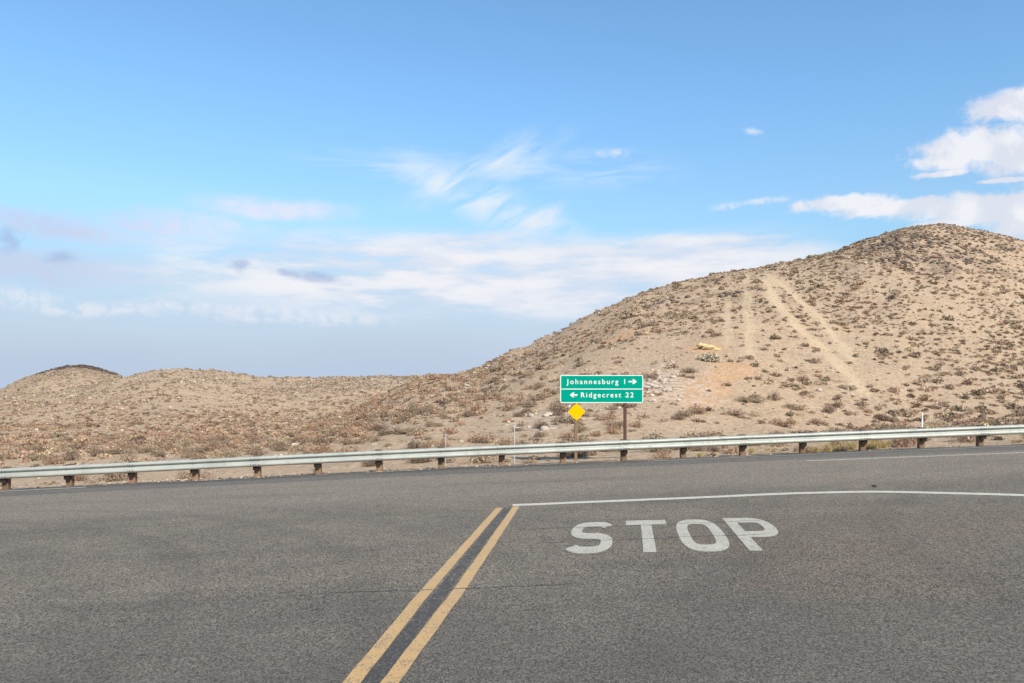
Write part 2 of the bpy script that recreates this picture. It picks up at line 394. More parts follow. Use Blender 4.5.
def asphalt_nodes(m):
    n, b = nodes(m); p = wpos(n)
    sp = n.new('ShaderNodeSeparateXYZ'); n.l.new(p, sp.inputs[0]); X, Y, _ = sp.outputs
    st = n.vec(n.mul(X, .18), Y)                                     # stretched along the highway
    gp = n.vec(X, n.mul(Y, .5)); chip, _ = n.noise(gp, 88, 2, .8); _, cell = n.voro(gp, 118)   # chips rolled out along the lane
    cs = n.new('ShaderNodeSeparateColor'); n.l.new(cell, cs.inputs[0])
    patch, _ = n.noise(p, .45, 5, .6); streak, _ = n.noise(st, .9, 4, .6); sm, _ = n.noise(p, 6, 4, .65)
    blot, _ = n.noise(gp, 34, 3, .75)
    c = n.mix(n.ss(patch, .35, .68), (.138, .115, .088), (.174, .144, .108))
    c = n.mix(n.mul(n.ss(streak, .5, .72), .5), c, (.100, .083, .066))
    # bands of the through road: paler worn lanes, darker newer strip beside the edge
    eY = n.sub(Y, n.mul(n.m('TANH', n.mul(X, 1 / 15)), 1.1))
    w = n.add(eY, n.mul(n.sub(streak, .5), 1.2))
    lane = n.mul(n.ss(w, 14.6, 17.2), n.ss(w, 23.4, 22.6))
    c = n.mix(n.mul(lane, .6), c, (.222, .180, .138))
    c = n.mix(n.mul(n.mul(n.ss(w, 22.7, 23.3), n.ss(w, 25.0, 24.7)), .6), c, (.125, .108, .089))
    seam = n.mul(n.ss(w, 22.55, 22.85), n.ss(w, 23.35, 22.95)); c = n.mix(n.mul(seam, .55), c, (.085, .08, .078))
    trk = n.mul(n.ss(w, 18.2, 18.9), n.ss(w, 20.2, 19.3)); c = n.mix(n.mul(trk, n.mul(n.ss(streak, .4, .6), .5)), c, (.135, .108, .082))
    # oily brown blotches around the stop letters
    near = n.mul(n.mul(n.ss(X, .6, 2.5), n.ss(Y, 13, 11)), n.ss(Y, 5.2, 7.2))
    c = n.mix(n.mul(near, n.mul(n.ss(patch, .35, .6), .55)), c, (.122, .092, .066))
    k = n.add(-2.85, n.add(n.add(n.mul(chip, 3.2), n.mul(cs.outputs[0], 2.0)), n.mul(blot, 2.5)))
    k = n.m('MINIMUM', n.m('MAXIMUM', k, .18), 2.2)
    k = n.mul(k, n.add(.66, n.mul(sm, .68)))
    c = n.mix(1.0, c, n.vec(k, k, k), 'MULTIPLY')
    pale = n.mul(n.ss(cs.outputs[1], .92, .98), .6); c = n.mix(pale, c, (.33, .30, .26))
    c = n.mix(n.mul(n.ss(n.add(Y, n.mul(n.sub(patch, .5), 4)), 9.5, 5.0), .55), c, (.084, .077, .069))         # darker, more neutral tone towards the near end of the road
    # curved tyre marks left by turning traffic
    def ring_mark(cx, cy, r, wd, amt):
        nonlocal c
        a = n.sub(X, cx); b_ = n.sub(Y, cy); d = n.m('ABSOLUTE', n.sub(n.m('SQRT', n.add(n.mul(a, a), n.mul(b_, b_))), n.add(r, n.mul(n.sub(patch, .5), .35))))
        c = n.mix(n.mul(n.mul(n.ss(d, wd, wd * .2), n.ss(sm, .3, .6, .55, 1.0)), amt * .36), c, (.062, .054, .046))
    for q in ((-14, 5, 11.3, .28, .42), (-14, 5, 13.0, .30, .48), (-16, 3, 17.1, .35, .34), (-12, 6, 9.0, .4, .25), (15.5, 6.5, 11.6, .3, .40), (15.5, 6.5, 13.3, .3, .34), (20, -2, 20.5, .45, .28), (-34, -10, 33, .5, .3), (-34, -10, 34.8, .4, .3)): ring_mark(*q)
    # sand and grit blown over the far edge
    e2 = n.add(eY, n.add(n.mul(n.sub(patch, .5), 1.1), n.mul(n.sub(sm, .5), .7)))
    c = n.mix(n.mul(n.ss(e2, 24.75, 25.35), .75), c, (.36, .27, .185))
    # cracks
    e, _ = n.voro(n.vec(n.add(n.mul(X, .32), n.mul(patch, .5)), n.add(n.mul(Y, .5), n.mul(patch, .9))), 1.0, 'DISTANCE_TO_EDGE')
    crack = n.mul(n.ss(e, .005, .0015), n.ss(sm, .5, .66))
    for yk, x0, x1 in ((11.25, .2, 3.6), (10.05, .4, 3.0), (7.55, -1.6, .4)):
        d = n.m('ABSOLUTE', n.sub(n.add(Y, n.add(n.mul(n.sub(patch, .5), .5), n.mul(n.sub(sm, .5), .10))), yk + .098 * 1.5))
        crack = n.m('MAXIMUM', crack, n.mul(n.mul(n.ss(d, .030, .012), n.ss(blot, .34, .5)), n.mul(n.ss(X, x0 - .3, x0), n.ss(X, x1 + .3, x1))))
    c2 = n.mix(n.mul(crack, .65), c, (.04, .037, .035))
    return n, b, p, c2, c, chip, cs.outputs[0], crack, sm, blot
def asphalt_material():
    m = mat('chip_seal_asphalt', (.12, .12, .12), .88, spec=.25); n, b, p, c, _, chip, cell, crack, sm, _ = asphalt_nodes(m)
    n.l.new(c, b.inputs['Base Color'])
    bump(n, b, n.sub(n.add(n.mul(chip, .6), n.mul(cell, .5)), crack), .8, .014)
    return m
def paint_material(name, colour, wear, fade=None, edge=.5):
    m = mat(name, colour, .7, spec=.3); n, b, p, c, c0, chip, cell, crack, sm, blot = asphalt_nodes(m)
    tone, _ = n.noise(p, 3.0, 4, .6)
    col = n.mix(n.mul(tone, .5), colour, tuple(q * .72 for q in colour))
    w = n.add(n.add(n.mul(cell, .45), n.mul(chip, .35)), n.add(n.mul(blot, .5), n.mul(sm, .4)))
    f = n.ss(w, wear, wear + .22)
    if fade is not None: f = n.m('MAXIMUM', f, fade(n, p))
    f = n.m('MAXIMUM', f, n.mul(crack, .9))
    n.l.new(n.mix(f, col, c), b.inputs['Base Color'])
    bump(n, b, n.add(n.mul(chip, .6), n.mul(cell, .5)), .35, .008)
    return m
asph = asphalt_material()
rx = np.unique(np.concatenate([-grow(70, 900, 3, 1.2), np.arange(-70, 70.1, .5), grow(70, 900, 3, 1.2)]))
ryt = np.concatenate([np.linspace(0, .6, 12)[:-1], np.linspace(.6, 1, 24)])
RX, RT = np.meshgrid(rx, ryt)
RE = yedge(RX) + (fbm(RX * 1.3, RX * 0 + 3, 4) - .5) * .6
RY = -60 + (RE + 60) * RT
nr, nc = RX.shape
jj = (np.arange(nr - 1)[:, None] * nc + np.arange(nc - 1)[None]).ravel()
rv = np.stack([RX.ravel(), RY.ravel(), zroad(RX).ravel()], 1)
# the edge of the asphalt has a thickness
low = np.stack([RX[-1], RE[-1] + .03, zroad(RX[-1]) - .12], 1); k0 = len(rv)
fq = np.stack([jj, jj + 1, jj + nc + 1, jj + nc], 1)
top_i = (nr - 1) * nc + np.arange(nc - 1); fe = np.stack([top_i, top_i + 1, k0 + np.arange(nc - 1) + 1, k0 + np.arange(nc - 1)], 1)
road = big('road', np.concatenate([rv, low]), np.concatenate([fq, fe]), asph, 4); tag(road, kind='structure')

# ------------------------------------------------------------------ road markings
def flat(name, polys, m, up=.004, label=None):
    v = []; f = []
    for P in polys:
        k = len(v); v += [(x, y, float(zroad(x)) + up) for x, y in P]; f.append(tuple(range(k, k + len(P))))
    o = obj(name, v, f, m, road)
    if label: o['label'] = label
    return o
def strip(path, w, step=.25):
    """quads along a smooth path; w = width"""
    P = np.array(path, float)
    if len(P) > 2:
        t = np.linspace(0, len(P) - 1, 200); i = np.clip(np.floor(t).astype(int), 0, len(P) - 2); q = t - i
        Pm = np.concatenate([[2 * P[0] - P[1]], P, [2 * P[-1] - P[-2]]]); p0, p1, p2, p3 = Pm[i], Pm[i + 1], Pm[i + 2], Pm[i + 3]; q = q[:, None]
        P = .5 * ((2 * p1) + (-p0 + p2) * q + (2 * p0 - 5 * p1 + 4 * p2 - p3) * q ** 2 + (-p0 + 3 * p1 - 3 * p2 + p3) * q ** 3)
    d = np.concatenate([[0], np.cumsum(np.hypot(*np.diff(P, axis=0).T))]); n = max(2, int(d[-1] / step) + 1)
    s = np.linspace(0, d[-1], n); P = np.stack([np.interp(s, d, P[:, 0]), np.interp(s, d, P[:, 1])], 1)
    T = np.gradient(P, axis=0); T /= np.linalg.norm(T, axis=1)[:, None]; N = np.stack([-T[:, 1], T[:, 0]], 1)
    wob = (fbm(s * 3, s * 0 + P[0, 0] * 7, 2) - .5)[:, None] * w * .12
    A = P + N * (w / 2 + wob); B = P - N * (w / 2 - wob)
    return [(A[i], B[i], B[i + 1], A[i + 1]) for i in range(n - 1)]
white_p = paint_material('worn_white_road_paint', (.49, .46, .375), .84)
line_p = paint_material('white_line_paint', (.58, .54, .45), .88)
yellow_p = paint_material('worn_yellow_road_paint', (.52, .325, .14), .90)
black_p = paint_material('black_gap_paint', (.062, .053, .044), .92)
faded_p = paint_material('faded_white_paint', (.52, .51, .48), .80)
Lb, Lt = grid_pt(351.5, 683), grid_pt(499.5, 508); Rb, Rt = grid_pt(389.5, 683), grid_pt(516.5, 506.5)
Lm, Rm = grid_pt(427.5, 590), grid_pt(459, 590)
ext = lambda a, b, k: (a[0] + (a[0] - b[0]) * k, a[1] + (a[1] - b[1]) * k)
flat('centre_line', strip([ext(Lb, Lm, 8), Lb, Lm, Lt], .112), yellow_p, label='worn yellow line, left one of the double centre line')
flat('centre_line', strip([ext(Rb, Rm, 8), Rb, Rm, Rt], .112), yellow_p, label='worn yellow line, right one of the double centre line')
mid = lambda a, b: ((a[0] + b[0]) / 2, (a[1] + b[1]) / 2)
flat('gap_stripe', strip([mid(ext(Lb, Lm, 8), ext(Rb, Rm, 8)), mid(Lb, Rb), mid(Lm, Rm), mid(Lt, Rt)], .125), black_p, .0025, label='black painted gap between the two yellow lines')
pts = [grid_pt(*q) for q in ((512.5, 505.3), (600, 501.7), (700, 497.6), (780, 494), (835, 492.4), (870, 491.9), (910, 492.4), (960, 493.6), (1024, 495.4))]
pts.append((pts[-1][0] + 3, pts[-1][1] - 2.8)); pts.append((pts[-1][0] + 2, pts[-1][1] - 4))
flat('stop_line', strip(pts, .30), line_p, label='long thin white line bending away at its far end')
def along(x0, x1, off, w): return strip([(x, float(yedge(x)) + off) for x in np.arange(x0, x1 + .1, 2.0)], w, .5)
flat('edge_line', along(-40, -10.4, -.62, .16), line_p, label='white edge line beside the guardrail at the left')
flat('edge_line', along(4, 40, -.75, .12), faded_p, label='faded white edge line near the guardrail at the right')
a, b = grid_pt(806, 461), grid_pt(1024, 452.6)
flat('lane_line', strip([a, mid(a, b), b, ext(b, a, 3)], .16), line_p, label='white lane line between stop line and guardrail')
# STOP: letters drawn .55 x .9 and stretched along the lane
def stroke(path, w, closed=False):
    P = np.array(path, float); n = len(P)
    T = np.roll(P, -1, 0) - np.roll(P, 1, 0) if closed else np.gradient(P, axis=0)
    T /= np.linalg.norm(T, axis=1)[:, None]; N = np.stack([-T[:, 1], T[:, 0]], 1)
    A = P + N * w / 2; B = P - N * w / 2
    return [(A[i], B[i], B[(i + 1) % n], A[(i + 1) % n]) for i in range(n if closed else n - 1)]
def arc(cx, cy, rx, ry, a0, a1, n=16, e=.75):
    r = []
    for i in range(n + 1):
        a = math.radians(a0 + (a1 - a0) * i / n); c, s = math.cos(a), math.sin(a)
        r.append((cx + rx * math.copysign(abs(c) ** e, c), cy + ry * math.copysign(abs(s) ** e, s)))
    return r
def rect(x0, x1, y0, y1): return [(x0, y0), (x1, y0), (x1, y1), (x0, y1)]
W, HT, SW = .55, .78, .14
def letter(ch):
    a = W / 2 - SW / 2; h = HT - SW  # drawn upright, then stretched along the lane
    if ch == 'S':
        p = arc(0, SW / 2 + h * .75, a, h * .25, 25, 270, 26)[:-1] + arc(0, SW / 2 + h * .25, a, h * .25, 90, -155, 26)
        return stroke(p, SW)
    if ch == 'T':
        w = .54
        return [rect(-w / 2, w / 2, HT - SW, HT), rect(-SW / 2, SW / 2, 0, HT - SW)]
    if ch == 'O':
        return stroke(arc(0, HT / 2, a, h / 2, 0, 360, 48, .62)[:-1], SW, True)
    if ch == 'P':
        y1, y0 = HT - SW / 2, HT * .44
        x0 = -W / 2 + SW
        bowl = [(x0, y1)] + arc(W / 2 - SW / 2 - .18, (y0 + y1) / 2, .18, (y1 - y0) / 2, 90, -90, 20, .8) + [(x0, y0)]
        return [rect(-W / 2, x0, 0, HT)] + stroke(bowl, SW)
s_b, s_t = grid_pt(650, 552.5), grid_pt(645.5, 520.5)
L_ = math.hypot(s_t[0] - s_b[0], s_t[1] - s_b[1]); dv = ((s_t[0] - s_b[0]) / L_, (s_t[1] - s_b[1]) / L_); av = (dv[1], -dv[0])
for ch, off, low_, long_ in (('S', -.695, -.03, .98), ('T', 0, 0, 1.0), ('O', .645, -.02, 1.0), ('P', 1.325, -.0, 1.02)):
    polys = []
    for P in letter(ch):
        q = []
        for x, y in P:
            s = off + x; t = low_ + y / HT * L_ * long_
            q.append((s_b[0] + av[0] * s + dv[0] * t, s_b[1] + av[1] * s + dv[1] * t))
        polys.append(q)
    flat('painted_letter', polys, white_p, label='white painted letter %s of the word STOP' % ch)

# ------------------------------------------------------------------ guardrail
def metal_material():
    m = mat('galvanised_steel', (.55, .58, .53), .48, .15, .5); n, b = nodes(m); p = wpos(n)
    a, _ = n.noise(p, 1.2, 5, .65); d, _ = n.noise(p, 7, 4, .7)
    c = n.mix(n.ss(a, .35, .7), (.375, .385, .345), (.30, .31, .28)); c = n.mix(n.mul(n.ss(d, .55, .72), .55), c, (.22, .19, .15))
    n.l.new(c, b.inputs['Base Color']); n.l.new(n.add(.4, n.mul(d, .25)), b.inputs['Roughness'])
    return m
def wood_material(name, a, b_):
    m = mat(name, a, .9, spec=.15); n, b = nodes(m)
    p = n.new('ShaderNodeTexCoord').outputs['Object']; q = n.new('ShaderNodeMapping'); n.l.new(p, q.inputs[0]); q.inputs['Scale'].default_value = (14, 14, 1.4)
    r = n.new('ShaderNodeObjectInfo').outputs['Random']
    f, _ = n.noise(q.outputs[0], 1.6, 5, .7); g, _ = n.noise(p, 5, 3, .6)
    c = n.mix(n.ss(f, .3, .7), a, b_); c = n.mix(n.mul(g, .35), c, tuple(x * .55 for x in a))
    k = n.add(.75, n.mul(r, .5)); c = n.mix(1.0, c, n.vec(k, k, k), 'MULTIPLY')
    n.l.new(c, b.inputs['Base Color']); bump(n, b, f, .6, .01)
    return m
galv = metal_material(); dark_steel = mat('weathered_bolt_steel', (.14, .13, .12), .6, .3)
wood = wood_material('weathered_post_wood', (.175, .11, .07), (.24, .155, .10)); dwood = wood_material('dark_block_wood', (.020, .014, .012), (.035, .026, .021))
def post_x():
    px = [5, 69, 132, 195, 257, 318, 379, 441, 501.5, 563, 624, 683.5, 743, 803, 863, 922, 981]
    X = []
    for p in px:
        u = (p - CX) / F; Y = 26.4
        for _ in range(20): Y = float(yguard(u * Y))
        X.append(u * Y)
    d0 = X[1] - X[0]; d1 = X[-1] - X[-2]
    return [X[0] - d0 * k for k in (4, 3, 2, 1)] + X + [X[-1] + d1 * k for k in (1, 2, 3, 4)]
BOLTS = {}
def bolt(parent, loc, r, m):
    if (r, m.name) not in BOLTS:
        b = MB(); b.cyl((0, 0, 0), r, .02, 'y', 8, r * .8); o = BOLTS[r, m.name] = b.build('bolt', m, parent, loc)
    else:
        o = BOLTS[r, m.name].copy(); C.objects.link(o); o.parent = parent; o.location = loc
    return o
PX = post_x()
guard = empty('guardrail', (0, float(yguard(0)), float(zroad(0))))
tag(guard, 'long pale steel guardrail on brown wooden posts along the far side of the road', 'guardrail')
GO = np.array(guard.location)
TOP = .585
prof_w = [(.0, .155), (-.03, .150), (-.076, .118), (-.083, .100), (-.083, .084), (-.078, .070), (-.022, .046), (-.012, .030), (-.020, .010), (-.074, -.046), (-.083, -.078),
          (-.083, -.100), (-.076, -.118), (-.03, -.150), (0, -.155)]
def rail_mesh(x0, x1, lap):
    n = 9; v = []; f = []; m = len(prof_w); th = .004
    for i in range(n):
        x = x0 + (x1 - x0) * i / (n - 1)
        c = np.array([x, float(yguard(x)) - .14 - lap, float(zroad(x)) + TOP - .155])
        for side in (0, th):
            for (dy, dz) in prof_w: v.append(c + (0, dy + side, dz) - GO)
    for i in range(n - 1):
        for s in (0, 1):
            for j in range(m - 1):
                a = i * 2 * m + s * m + j; b = a + 1; c2 = b + 2 * m; d = a + 2 * m
                f.append((a, b, c2, d) if s else (d, c2, b, a))
        for j in (0, m - 1):
            a = i * 2 * m + j; f.append((a, a + m, a + 3 * m, a + 2 * m) if j else (a, a + 2 * m, a + 3 * m, a + m))
    return v, f
for k in range(0, len(PX) - 1, 2):
    lap = .010 if (k // 2) % 2 else 0
    o = obj('rail', *rail_mesh(PX[k] - .16, PX[k + 2] + .16, lap), galv, guard)
    for x in (PX[k], PX[k + 1], PX[k + 2]):
        y = float(yguard(x)) - .14 - lap - GO[1]; z = float(zroad(x)) + TOP - .155 - GO[2]
        heads = [(x, 0)] if x == PX[k + 1] else [(x + s * .11 + (.08 if x == PX[k] else -.08), q) for s in (-.4, .4) for q in (.085, -.085)]
        for hx, hz in heads: bolt(o, (hx, y - (.030 if hz == 0 else .098), z + hz), .018, dark_steel)
proto = {}
for i, x in enumerate(PX):
    y, z = float(yguard(x)), float(zroad(x))
    if i == 0:
        b = MB(); b.box(-.088, .088, -.02, .16, -.9, TOP + .03, .012); p = b.build('post', wood, guard)
        b = MB(); b.box(-.09, .09, -.138, -.022, .165, TOP + .012, .01); q = b.build('block', dwood, p)
        proto = (p, q)
    else:
        p = proto[0].copy(); C.objects.link(p); p.parent = guard
        q = proto[1].copy(); C.objects.link(q); q.parent = p
    p.location = Vector((x, y, z)) - Vector(GO)
    p.rotation_euler = (random.Random(i).uniform(-.03, .03), random.Random(i + 50).uniform(-.045, .045), random.Random(i + 90).uniform(-.06, .06))

# ------------------------------------------------------------------ signs and stakes
def sheet(name, col, rough=.6):
    m = mat(name, col, rough, spec=.02); n, b = nodes(m); p = wpos(n); a, _ = n.noise(p, 2.5, 5, .65)
    n.l.new(n.mix(n.mul(n.ss(a, .4, .75), .3), col, tuple(c * .85 for c in col)), b.inputs['Base Color']); return m
green = sheet('green_sign_sheeting', (.0, .255, .175)); whiteS = sheet('white_sign_sheeting', (.70, .71, .68)); yel = sheet('yellow_sign_sheeting', (.80, .405, .0))
alu = mat('aluminium_back', (.5, .5, .5), .45, .7)
spost = wood_material('dark_sign_post_wood', (.105, .055, .042), (.15, .085, .062)); spost2 = wood_material('brown_sign_post_wood', (.20, .12, .075), (.27, .17, .11))
def rrect(w, h, r, n=5):
    p = []
    for cx, cy, a0 in ((w / 2 - r, h / 2 - r, 0), (-w / 2 + r, h / 2 - r, 90), (-w / 2 + r, -h / 2 + r, 180), (w / 2 - r, -h / 2 + r, 270)):
        for i in range(n + 1): a = math.radians(a0 + 90 * i / n); p.append((cx + r * math.cos(a), cy + r * math.sin(a)))
    return p
def plate(name, P, y0, y1, m, parent, loc):
    n = len(P); v = [(x, y, z) for y in (y0, y1) for x, z in P]
    f = [tuple(range(n)), tuple(range(n, 2 * n))[::-1]] + [(i + n, (i + 1) % n + n, (i + 1) % n, i) for i in range(n)]
    return obj(name, v, f, m, parent, loc)
def ring(name, P, Q, y, m, parent, loc, thick=.002):
    n = len(P); v = [(x, y, z) for x, z in P] + [(x, y, z) for x, z in Q]
    return obj(name, v, [(i, (i + 1) % n, (i + 1) % n + n, i + n) for i in range(n)], m, parent, loc)
SY = 28.6
kx = SY / F
sx0, sx1 = (560.2 - CX) * kx, (643.2 - CX) * kx; sz1, sz0 = H + (HY - 375) * kx, H + (HY - 403) * kx
sign = empty('guide_sign', ((sx0 + sx1) / 2, SY, float(terrain((sx0 + sx1) / 2, SY))))
tag(sign, 'wide green guide sign with white town names and arrows on two brown posts', 'road sign')
SO = Vector(sign.location); mzc = (sz0 + sz1) / 2 - SO.z; SWd, SHt = sx1 - sx0, sz1 - sz0
panel = plate('panel', rrect(SWd, SHt, .06), 0, .012, green, sign, (0, 0, mzc))
bw = .024
ring('border', rrect(SWd - .004, SHt - .004, .058), rrect(SWd - .004 - 2 * bw, SHt - .004 - 2 * bw, .035), -.003, whiteS, panel, (0, 0, 0))
obj('divider', [(-SWd / 2 + .04, -.003, -.014), (SWd / 2 - .04, -.003, -.014), (SWd / 2 - .04, -.003, .012), (-SWd / 2 + .04, -.003, .012)], [(0, 1, 2, 3)], whiteS, panel)
def lettering(text, xc, z, size, width):
    cu = bpy.data.curves.new('lettering', 'FONT'); cu.body = text; cu.size = size; cu.offset = size * .007; cu.space_character = 1.34; cu.space_word = 1.1
    cu.align_x = 'CENTER'; cu.resolution_u = 3; cu.fill_mode = 'FRONT'
    t = bpy.data.objects.new('lettering', cu); C.objects.link(t)
    dg = bpy.context.evaluated_depsgraph_get(); me = bpy.data.meshes.new_from_object(t.evaluated_get(dg)); bpy.data.objects.remove(t)
    co = np.empty(len(me.vertices) * 3, np.float32); me.vertices.foreach_get('co', co); co = co.reshape(-1, 3)
    w = co[:, 0].max() - co[:, 0].min(); s = width / w; mx = (co[:, 0].max() + co[:, 0].min()) / 2
    co2 = np.stack([(co[:, 0] - mx) * s + xc, np.full(len(co), -.0045), co[:, 1] + z], 1)
    me.vertices.foreach_set('co', co2.astype(np.float32).ravel()); me.materials.clear(); me.materials.append(whiteS); me.update()
    o = bpy.data.objects.new('lettering', me); C.objects.link(o); o.parent = panel; return o
px2x = lambda p: (p - CX) * kx - SO.x
py2z = lambda p: H + (HY - p) * kx - SO.z - mzc
lettering('Johannesburg 1', (px2x(566.5) + px2x(625)) / 2, py2z(384.0), .238, px2x(625) - px2x(566.5))['label'] = 'white lettering reading Johannesburg 1'
lettering('Ridgecrest 22', (px2x(581) + px2x(633.5)) / 2, py2z(397.3), .238, px2x(633.5) - px2x(581))['label'] = 'white lettering reading Ridgecrest 22'
def arrow(x0, x1, z, d):
    L = x1 - x0; hw, sh = .08, .022; p = [(0, -sh), (L - .10, -sh), (L - .16, -hw), (L - .10, -hw), (L, 0), (L - .10, hw), (L - .16, hw), (L - .10, sh), (0, sh)]
    if d < 0: p = [(L - a, b) for a, b in p][::-1]
    q = [(x0 + a, -.0045, z + b) for a, b in p]
    # shaft and two barbs as separate convex pieces of one mesh
    o = obj('arrow', q, [(0, 1, 7, 8), (1, 2, 3, 4), (1, 4, 7), (7, 4, 5, 6)] if d > 0 else [(0, 1, 7, 8), (1, 2, 3, 4), (1, 4, 7), (4, 5, 6, 7)], whiteS, panel); return o
arrow(px2x(628.5), px2x(636.8), py2z(381.6), 1); arrow(px2x(569.8), px2x(577.5), py2z(394.9), -1)
for px_, m_, wd in ((576, spost2, .10), (625.2, spost, .10)):
    x = px2x(px_); gz = float(terrain(x + SO.x, SY + .07)) - SO.z
    b = MB(); b.box(-wd / 2, wd / 2, .014, .104, gz - .5, mzc + SHt / 2 - .08, .006); p = b.build('post', m_, sign, (x, 0, 0))
    for q in (-.25, .25): bolt(p, (0, -.006, mzc + q), .014, alu)
# yellow diamond on the left post
d = .0; dx, dz = (576.6 - CX) * kx, H + (HY - 411.8) * kx; R_ = 8.9 * kx
mk = empty('diamond_sign', (dx, SY - .003, dz)); tag(mk, 'plain yellow diamond sign fixed below the green guide sign', 'warning sign')
def dia(r, k=.06): return [(r - k, -k), (r, 0), (r - k, k), (k, r - k), (0, r), (-k, r - k), (-r + k, k), (-r, 0), (-r + k, -k), (-k, -r + k), (0, -r), (k, -r + k)]
dp = plate('panel', [(a * .985 if abs(a) == R_ else a, b * .985 if abs(b) == R_ else b) for a, b in dia(R_, .02)], 0, .004, yel, mk, (0, 0, 0))
for q in (-.14, .14): bolt(dp, (0, -.005, q), .012, alu)
white_stake = mat('white_plastic_stake', (.78, .78, .76), .5); grey_pole = mat('grey_steel_pole', (.40, .40, .39), .5, .1)
def stand(px, Y): x = (px - CX) / F * Y; return x, Y, float(terrain(x, Y))
x, y, z = stand(922.3, 28.6); top = H + (HY - 413) / F * y
t = empty('marker_stake', (x, y, z)); tag(t, 'slim white marker stake standing behind the guardrail below the right hill', 'marker post')
b = MB(); b.box(-.022, .022, -.012, .012, -.2, top - z, .004); b.build('stake', white_stake, t)
b = MB(); b.box(-.018, .018, -.0155, -.0125, top - z - .22, top - z - .06); b.build('reflector', mat('silver_reflector', (.7, .7, .72), .25, .3), t)
x, y, z = stand(514.4, 28.0); top = H + (HY - 424.7) / F * y
t = empty('metal_pole', (x, y, z)); tag(t, 'thin grey pole with a short arm near its top, behind guardrail left of signs', 'pole')
b = MB(); b.cyl((0, 0, -.2), .021, top - z + .2, 'z', 8); b.build('pole', grey_pole, t)
b = MB(); b.cyl((.02, 0, top - z - .10), .024, .13, 'x', 8); b.build('arm', grey_pole, t)
x, y, z = stand(445.6, 28.3); top = H + (HY - 434.5) / F * y
t = empty('metal_pole', (x, y, z)); tag(t, 'shorter thin bare pole behind the guardrail, farther left of the signs', 'pole')
b = MB(); b.cyl((0, 0, -.2), .016, top - z + .2, 'z', 8); b.build('pole', grey_pole, t)
b = MB(); b.cyl((0, 0, top - z), .022, .03, 'z', 8); b.build('cap', grey_pole, t)
# ------------------------------------------------------------------ vegetation and stones
RG = np.random.default_rng(11)
def shrub_geo(rng, n_twig, n_leaf, leaf, tall=.62, twig=.022):
    """dry desert bush of radius 1 at the origin: twigs fanning from the foot, small leaf faces through an uneven dome"""
    V = []; k = rng.integers(4, 8); lob = rng.uniform(-.55, .55, (k, 2)); lobr = rng.uniform(.45, .8, k); lobh = rng.uniform(.6, 1.05, k) * tall
    def pt():
        i = rng.integers(k); d = rng.normal(size=3); d /= np.linalg.norm(d); d[2] = abs(d[2]); r = rng.uniform(.35, 1) ** .6
        return np.array([lob[i, 0] + d[0] * lobr[i] * r, lob[i, 1] + d[1] * lobr[i] * r, .04 + d[2] * lobh[i] * r])
    for _ in range(n_twig):
        q = pt() * rng.uniform(.8, 1.12); b = np.array([q[0] * .22, q[1] * .22, -.06]); s = np.cross(q - b, rng.normal(size=3)); s = s / np.linalg.norm(s) * twig
        V += [b - s, b + s, q]
    for _ in range(n_leaf):
        c = pt(); a = rng.normal(size=3); a /= np.linalg.norm(a); b = np.cross(a, rng.normal(size=3)); b /= np.linalg.norm(b); s = leaf * rng.uniform(.5, 1.3)
        V += [c - a * s - b * s * .5, c + a * s * .2 + b * s, c + a * s - b * s * .4]
    return np.array(V)
TINTS = {'grey-brown': (.32, .23, .162), 'rusty brown': (.32, .205, .135), 'olive brown': (.25, .192, .128), 'pale straw': (.38, .29, .18), 'dark brown': (.195, .138, .098)}
KINDS = list(TINTS)
def shrub_material():
    m = mat('dry_shrub_twigs', (.2, .15, .1), .9, spec=.1); n, b = nodes(m)
    a = n.new('ShaderNodeAttribute', attribute_name='tint').outputs['Color']; r = n.new('ShaderNodeObjectInfo').outputs['Random']
    k = n.add(.82, n.mul(r, .36)); n.l.new(n.mix(1.0, a, n.vec(k, k, k), 'MULTIPLY'), b.inputs['Base Color'])
    return m
shrubm = shrub_material()
def tinted(o, cols):
    a = o.data.color_attributes.new('tint', 'FLOAT_COLOR', 'POINT'); a.data.foreach_set('color', np.concatenate([cols, np.ones((len(cols), 1))], 1).astype(np.float32).ravel())
def tri_idx(n): return np.arange(n).reshape(-1, 3)
# --- where shrubs grow
N = 420000
cx_ = RG.uniform(-.80, .80, N); cy_ = np.sqrt(RG.uniform(27.6 ** 2, 400 ** 2, N))      # even over the ground
PXs = cx_ * cy_; PYs = cy_
dens_n = fbm(PXs * .09, PYs * .06, 3)
z4 = zones(PXs, PYs)
u_ = PXs / PYs
Dr = np.interp(u_, U_S, LAYERS[0][1]); hill = np.interp(u_, U_S, LAYERS[0][0]) * prof(PYs / Dr, .3, 1.35, .22)
left = sstep(.05, -.15, u_)
lam = (.07 + .19 * sstep(27, 40, PYs) + .56 * sstep(42, 72, PYs)) * (1 + .25 * (1 - left) * np.exp(-((PYs - 52) / 14) ** 2)) * np.clip(.5 + 2.0 * (dens_n - .42), .12, 1.3) * (1 - .25 * left * sstep(50, 75, PYs) + .30 * left * np.exp(-((PYs - 90) / 22) ** 2)) * 1.15
lam = lam * np.where(PYs > 170, .7, 1)
lam = lam * np.where(PYs < Dr, 1 - .45 * sstep(.74, .98, PYs / Dr) * (u_ > -.1), 1)
keep = RG.random(N) < lam * (1 - .97 * np.minimum(1, 1.6 * z4[:, 0])) * (1 - .75 * z4[:, 1]) * (1 - .3 * z4[:, 2])
keep &= PYs > yguard(PXs) + 1.0
PXs, PYs, u_, hill, z4 = PXs[keep], PYs[keep], u_[keep], hill[keep], z4[keep]
TZ = terrain(PXs, PYs)
